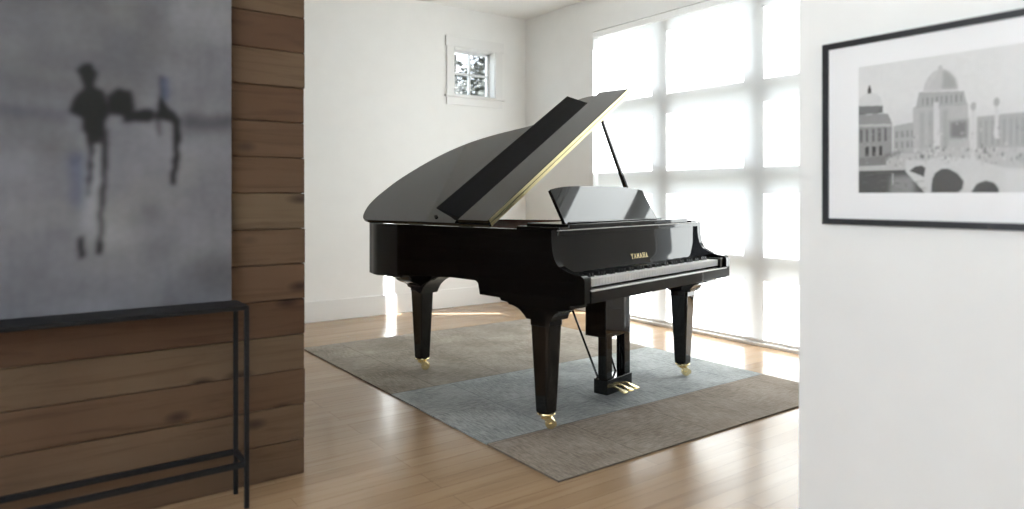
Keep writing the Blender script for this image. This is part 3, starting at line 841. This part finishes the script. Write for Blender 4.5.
cv.put(cv.mask(L([(0.425, 1.42), (0.432, 1.33), (0.441, 1.33), (0.441, 1.42)])), srgb(66, 64, 68), 0.7, 1)
cv.put(cv.ell(0.62 - PX0, 0.84 - PZ0, 0.10, 0.07), srgb(108, 108, 112), 0.5, 8)
cv.im *= (0.94 + 0.12 * cv.noise(130, 120))[..., None]
mu_ = cv.im.mean((0, 1)); cv.im = np.clip(mu_ + 1.22 * (cv.im - mu_), 0.035, 1); cv.im = cv.blur(cv.im, 1)
pa = empty('abstract_painting', ((PX0 + PX1) / 2, 2.756, PZ0))
tag(pa, 'large grey abstract canvas of thin dark figures standing on the black console', 'painting')
pw = PX1 - PX0; ph_ = PZ1 - PZ0
b = MB(); b.box(-pw / 2, pw / 2, -0.016, 0.014, 0, ph_); b.build('canvas', plain('canvas edge', srgb(84, 84, 88), 0.8, noise=0.1), pa, bevel=0.002)
vm = vcol_mat('oil paint on canvas', 0.7)
cv.mesh('painted_front', lambda x, y: (-pw / 2 + 0.001 + x * (pw - 0.002), -0.0172, 0.001 + y * (ph_ - 0.002)), vm.m, pa, 0.50)

# framed photograph -----------------------------------------------------------
U = 0.384                                   # height of the print, the unit of the drawing below
cp = Canvas(330, 200, 1.62, 1.0, srgb(206))
g = lambda v: srgb(v)
cp.put((cp.Y > 0.55).astype(float), g(218), 1, 20)
cp.put(cp.mask([(0.24, 0.30), (1.62, 0.33), (1.62, 0.14), (0.2, 0.18)]), g(186), 1, 2)
# hazy domed hall in the middle
cp.put(cp.mask([(0.835, 0.53), (1.12, 0.535), (1.45, 0.50), (1.45, 0.30), (0.835, 0.31)]), g(168), 0.9, 0)
for k in range(16):
    x = 0.85 + k * 0.036; cp.put(cp.mask([(x, 0.50), (x + 0.014, 0.50), (x + 0.014, 0.33), (x, 0.33)]), g(146), 0.55, 0)
cp.put(cp.mask([(0.272, 0.51), (0.475, 0.536), (0.475, 0.29), (0.272, 0.30)]), g(172), 1, 0)
for k in range(5):
    x = 0.285 + k * 0.038
    for z in (0.34, 0.42): cp.put(cp.mask([(x, z), (x + 0.02, z), (x + 0.02, z + 0.05), (x, z + 0.05)]), g(138), 0.7, 0)
cp.put(cp.mask([(0.412, 0.642), (0.78, 0.63), (0.79, 0.30), (0.412, 0.30)]), g(182), 1, 0)
cp.put(cp.mask([(0.454, 0.745), (0.752, 0.72), (0.775, 0.62), (0.43, 0.63)]), g(172), 1, 0)
for k in range(9):
    x = 0.475 + k * 0.032; cp.put(cp.mask([(x, 0.70), (x + 0.012, 0.70), (x + 0.012, 0.645), (x, 0.645)]), g(132), 0.7, 0)
dome = [(0.482, 0.745), (0.492, 0.80), (0.515, 0.845), (0.55, 0.882), (0.59, 0.90), (0.625, 0.895), (0.665, 0.862), (0.70, 0.81), (0.716, 0.735)]
cp.put(cp.mask(dome), g(196), 1, 0)
cp.put(cp.mask([(0.61, 0.75), (0.615, 0.89), (0.66, 0.865), (0.70, 0.81), (0.714, 0.74)]), g(158), 0.85, 2)
for x in (0.52, 0.55, 0.58): cp.put(cp.mask([(x, 0.75), (x + 0.006, 0.75), (0.6, 0.89), (0.597, 0.89)]), g(170), 0.6, 1)
cp.put(cp.ell(0.60, 0.905, 0.016, 0.018), g(190), 1, 0)
cp.put(cp.mask([(0.66, 0.51), (0.775, 0.515), (0.775, 0.385), (0.665, 0.39)]), g(124), 0.9, 2)
for x in (0.46, 0.52, 0.62): cp.put(cp.mask([(x, 0.60), (x + 0.03, 0.60), (x + 0.03, 0.33), (x, 0.33)]), g(152), 0.6, 2)
cp.put(cp.mask([(0.555, 0.66), (0.59, 0.66), (0.60, 0.30), (0.555, 0.30)]), g(208), 0.9, 0)
# tall statue columns
for x, z0, z1, w in ((0.795, 0.20, 0.585, 0.036), (0.938, 0.37, 0.60, 0.032), (1.24, 0.30, 0.62, 0.034)):
    cp.put(cp.mask([(x, z0), (x + w, z0), (x + w * 0.8, z1), (x + w * 0.2, z1)]), g(204), 1, 0)
    cp.put(cp.ell(x + w / 2, z1 + 0.02, 0.018, 0.03), g(176), 1, 0)
# grey pavilion at the left edge
cp.put(cp.mask([(-0.01, 0.635), (0.228, 0.61), (0.262, 0.53), (0.262, 0.30), (0.206, 0.22), (-0.01, 0.21)]), g(150), 1, 0)
cp.put(cp.mask([(-0.01, 0.70), (-0.01, 0.62), (0.185, 0.62), (0.182, 0.69)]), g(120), 0.9, 0)
cp.put(cp.ell(0.088, 0.70, 0.095, 0.085), g(206), 1, 0)
cp.put(cp.mask([(-0.01, 0.69), (0.19, 0.675), (0.19, 0.62), (-0.01, 0.62)]), g(112), 0.9, 0)
cp.put(cp.mask([(0.072, 0.78), (0.104, 0.78), (0.10, 0.82), (0.088, 0.85), (0.076, 0.82)]), g(84), 1, 0)
cp.put(cp.mask([(-0.01, 0.545), (0.255, 0.53), (0.255, 0.51), (-0.01, 0.525)]), g(188), 0.9, 0)
for k in range(5):
    x = 0.012 + k * 0.047; cp.put(cp.mask([(x, 0.505), (x + 0.022, 0.50), (x + 0.022, 0.40), (x, 0.40)]), g(98), 0.8, 0)
for x in (0.055, 0.108, 0.16): cp.put(cp.mask([(x, 0.365), (x + 0.028, 0.365), (x + 0.028, 0.29), (x, 0.29)]), g(58), 0.9, 0)
cp.put(cp.mask([(-0.01, 0.28), (0.206, 0.285), (0.22, 0.215), (-0.01, 0.20)]), g(128), 0.9, 0)
cp.put(cp.mask([(0.2, 0.30), (0.33, 0.315), (0.33, 0.29), (0.2, 0.27)]), g(110), 0.8, 2)
# lagoon, bridge and its arches
cp.put(cp.mask([(-0.01, 0.178), (0.381, 0.176), (0.50, 0.12), (0.53, -0.01), (-0.01, -0.01)]), g(92), 1, 0)
cp.put(cp.mask([(0.25, 0.125), (0.423, 0.131), (0.423, -0.01), (0.24, -0.01)]), g(150), 0.85, 3)
cp.put(cp.mask([(-0.01, 0.215), (0.38, 0.21), (0.38, 0.18), (-0.01, 0.175)]), g(186), 0.9, 0)
cp.put(cp.mask([(0.36, 0.25), (0.496, 0.235), (0.587, 0.262), (0.78, 0.243), (0.997, 0.172), (1.35, 0.12), (1.62, 0.10), (1.62, -0.01), (0.506, -0.01), (0.36, 0.16)]), g(202), 1, 0)
cp.put(cp.mask([(0.385, 0.165), (0.43, 0.20), (0.47, 0.205), (0.50, 0.184), (0.488, 0.12)]), g(88), 1, 0)
cp.put(cp.mask([(0.536, -0.01), (0.545, 0.10), (0.565, 0.145), (0.61, 0.176), (0.66, 0.172), (0.71, 0.14), (0.752, 0.085), (0.745, 0.03), (0.70, -0.01)]), g(96), 1, 0)
cp.put(cp.mask([(0.789, -0.01), (0.836, 0.065), (0.89, 0.085), (0.94, 0.068), (0.965, 0.03), (0.965, -0.01)]), g(90), 1, 0)
cp.put(cp.mask([(0.26, 0.15), (0.272, 0.15), (0.272, 0.06), (0.26, 0.06)]), g(190), 0.9, 0)
for k in range(90):      # people and lamps on the promenade
    x = RNG.uniform(0.42, 1.6); z = 0.27 + RNG.uniform(-0.02, 0.06) - max(0, x - 0.8) * 0.10
    cp.put(cp.ell(x, z, 0.007, 0.014), g(int(RNG.uniform(95, 215))), 0.7, 0)
cp.put(cp.mask([(1.0, 0.16), (1.62, 0.12), (1.62, -0.01), (1.0, -0.01)]), g(212), 0.6, 4)
for k in range(420):     # stonework, statues and passers-by
    x, z = RNG.uniform(0.27, 1.6), RNG.uniform(0.20, 0.52)
    if z < 0.33 - max(0, x - 0.7) * 0.1 or RNG.random() < 0.35:
        cp.put(cp.ell(x, z, RNG.uniform(0.003, 0.009), RNG.uniform(0.004, 0.014)), g(int(RNG.uniform(110, 225))), 0.45, 0)
for k in range(60):
    x, z = RNG.uniform(0.0, 0.26), RNG.uniform(0.22, 0.60)
    cp.put(cp.ell(x, z, 0.006, 0.006), g(int(RNG.uniform(95, 190))), 0.5, 0)
for k in range(40):      # ripples
    x, z = RNG.uniform(0.0, 0.5), RNG.uniform(0.0, 0.17 - 0.0)
    if x < 0.36 or z < 0.1: cp.put(cp.ell(x, z, RNG.uniform(0.01, 0.04), 0.003), g(int(RNG.uniform(70, 135))), 0.5, 0)
cp.im *= (0.95 + 0.05 * cp.noise(80, 50) + 0.03 * cp.noise(14, 9))[..., None]
fY0, fY1, fZ0, fZ1 = 1.2135, 0.38, 1.034, 1.604
fr = empty('framed_photograph', (SX - 0.0, (fY0 + fY1) / 2, fZ0))
tag(fr, 'black framed photograph of domed exhibition halls hanging on the white wall', 'picture')
mY = (fY0 + fY1) / 2; hw = (fY0 - fY1) / 2; fh = fZ1 - fZ0; ft = 0.019
b = MB()
for y0, y1, z0, z1 in ((-hw, -hw + ft, 0, fh), (hw - ft, hw, 0, fh), (-hw + ft, hw - ft, 0, ft), (-hw + ft, hw - ft, fh - ft, fh)): b.box(-0.020, -0.001, y0, y1, z0, z1)
b.build('picture_frame', M['frame_black'], fr, bevel=0.0015)
b = MB(); b.box(-0.012, -0.004, -hw + ft * 0.8, hw - ft * 0.8, ft * 0.8, fh - ft * 0.8); b.build('mat_board', M['mat_board'], fr)
pm = vcol_mat('silver print', 0.6)
z0p = 1.133 - fZ0
cp.mesh('print', lambda x, y: (-0.0125, (1.099 - mY) - x * 1.62 * U, z0p + y * U), pm.m, fr)
b = MB(); b.box(-0.0170, -0.0155, -hw + ft, hw - ft, ft, fh - ft); b.build('glazing', M['picture_glass'], fr)

# ------------------------------------------------------------------ console of thin black steel
cs = empty('console_table', (-0.06, 2.66, 0))
tag(cs, 'slim black steel console table standing against the cedar wall below the canvas', 'console table')
cx0, cx1, cy0, cy1 = -0.82 + 0.06, 0.695 + 0.06, 2.585 - 2.66, 2.745 - 2.66
r = 0.0078
b = MB(); b.box(cx0 - r, cx1 + r, cy0 - r, cy1 + r - 0.002, 0.714, 0.729); b.build('tabletop', M['dark_metal'], cs, bevel=0.002)
for x in (cx0, cx1):
    for y in (cy0, cy1 - 0.012):
        b = MB(); b.box(x - r, x + r, y - r, y + r, 0.0, 0.7142); b.build('leg', M['dark_metal'], cs, bevel=0.002)
for a in ((cx0 + r, cx1 - r, cy0 - r * 0.9, cy0 + r * 0.9), (cx0 + r, cx1 - r, cy1 - 0.012 - r * 0.9, cy1 - 0.012 + r * 0.9), (cx0 - r * 0.9, cx0 + r * 0.9, cy0 + r, cy1 - 0.012 - r), (cx1 - r * 0.9, cx1 + r * 0.9, cy0 + r, cy1 - 0.012 - r)):
    b = MB(); b.box(a[0], a[1], a[2], a[3], 0.150, 0.170); b.build('stretcher', M['dark_metal'], cs, bevel=0.002)

# ------------------------------------------------------------------ outdoors
b = MB(); b.box(-40, 40, -30, 60, -0.6, -0.35); struct(b.build('ground_outside', M['soil']))
b = MB(); b.box(-30, -3.2, -15, 15, -0.349, -0.2); struct(b.build('bounce_ground', M['bounce_pale']))  # unseen pale slab, added to bounce sunlight into the near room
F1 = foliage_mat('grey green foliage', (0.012, 0.014, 0.010), (0.045, 0.048, 0.038))
F2 = foliage_mat('pale birch foliage', (0.02, 0.021, 0.017), (0.065, 0.066, 0.055))
def tree(x, y, h, crown, n, mat, label, seed):
    rnd = random.Random(seed)
    t = empty('leafy_tree', (x, y, -0.35))
    tag(t, label, 'tree', 'trees beyond the small window')
    b = MB()
    b.tube([(0, 0, 0), (0.05, 0.02, h * 0.3), (-0.04, 0.05, h * 0.6), (0.03, 0, h * 0.92)], [0.16, 0.13, 0.09, 0.03])
    tips = []
    for k in range(16):
        z = h * rnd.uniform(0.25, 0.8); a = rnd.uniform(0, 2 * PI); l = crown * rnd.uniform(0.5, 0.95) * (1.1 - 0.5 * z / h)
        e = (l * math.cos(a), l * math.sin(a), z + l * 0.45)
        b.tube([(0, 0, z), (e[0] * 0.5, e[1] * 0.5, z + l * 0.3), e], [0.05, 0.03, 0.012], 6)
        tips.append((e, z, a, l))
    b.build('trunk', M['bark'], t, smooth=True)
    b = MB()
    for k in range(n):
        e, z, a, l = rnd.choice(tips)
        c = Vector((rnd.gauss(e[0] * 0.75, 0.36), rnd.gauss(e[1] * 0.75, 0.36), rnd.gauss(e[2], 0.38)))
        s = rnd.uniform(0.05, 0.10)
        R = Matrix.Rotation(rnd.uniform(0, 6.28), 3, 'Z') @ Matrix.Rotation(rnd.uniform(-1.2, 1.2), 3, 'X')
        b.quad(*[c + R @ Vector(q) * s for q in ((-1, 0, 0), (0, -0.5, 0.12), (1, 0, 0), (0, 0.5, 0.12))])
    b.build('foliage', mat, t)
tree(8.0, 13.2, 5.0, 1.5, 7000, F1, 'leafy tree with grey green crown behind the left panes of the small window', 3)
tree(12.4, 17.3, 6.6, 2.0, 9000, F2, 'leafy tree with pale crown behind the right panes of the small window', 8)

# ------------------------------------------------------------------ light
w = bpy.data.worlds.new('world'); S.world = w; w.use_nodes = True
bg = w.node_tree.nodes['Background']
bg.inputs[0].default_value = (0.85, 0.93, 1.03, 1)
bg.inputs[1].default_value = 2.1

sd = bpy.data.lights.new('sun', 'SUN'); sd.energy = 24.0; sd.angle = math.radians(0.53); sd.color = (0.97, 0.99, 1.0)
so = bpy.data.objects.new('sun', sd); COL.objects.link(so)
so.rotation_euler = Vector((-0.671, 0.455, -0.585)).to_track_quat('-Z', 'Y').to_euler()

def portal(name, loc, direction, sx_, sy_):
    l = bpy.data.lights.new(name, 'AREA'); l.shape = 'RECTANGLE'; l.size = sx_; l.size_y = sy_
    l.cycles.is_portal = True
    o = bpy.data.objects.new(name, l); COL.objects.link(o); o.location = loc
    o.rotation_euler = Vector(direction).to_track_quat('-Z', 'Z').to_euler()
portal('portal_near', (-3.14, 0, (nz0 + nz1) / 2), (1, 0, 0), ny1 - ny0, nz1 - nz0)
portal('portal_small', (cx, BY + 0.14, zm), (0, -1, 0), wx1 - wx0, wz1 - wz0)
portal('portal_wide', (WX + 0.14, (oy0 + oy1) / 2, 1.36), (-1, 0, 0), oy1 - oy0, 2.72)

# ------------------------------------------------------------------ camera
cd = bpy.data.cameras.new('camera'); co = bpy.data.objects.new('camera', cd); COL.objects.link(co)
co.location = (0, 0, 1.125)
th = math.radians(54.05)
co.rotation_euler = (PI / 2, 0, th - PI / 2)
cd.sensor_width = 36.0; cd.lens = 695.0 / 1024 * 36.0
cd.shift_y = -(254.5 - 195.5) / 1024
cd.clip_start = 0.05
cd.dof.use_dof = True; cd.dof.focus_distance = 4.1; cd.dof.aperture_fstop = 1.5
S.camera = co

S.view_settings.view_transform = 'Standard'; S.view_settings.look = 'None'
S.view_settings.exposure = 1.4; S.view_settings.gamma = 1.0; S.view_settings.use_curve_mapping = False
S.cycles.use_denoising = True
S.cycles.max_bounces = 14; S.cycles.diffuse_bounces = 8; S.cycles.glossy_bounces = 6; S.cycles.transparent_max_bounces = 12
S.cycles.sample_clamp_indirect = 8.0
S.cycles.caustics_reflective = False; S.cycles.caustics_refractive = False
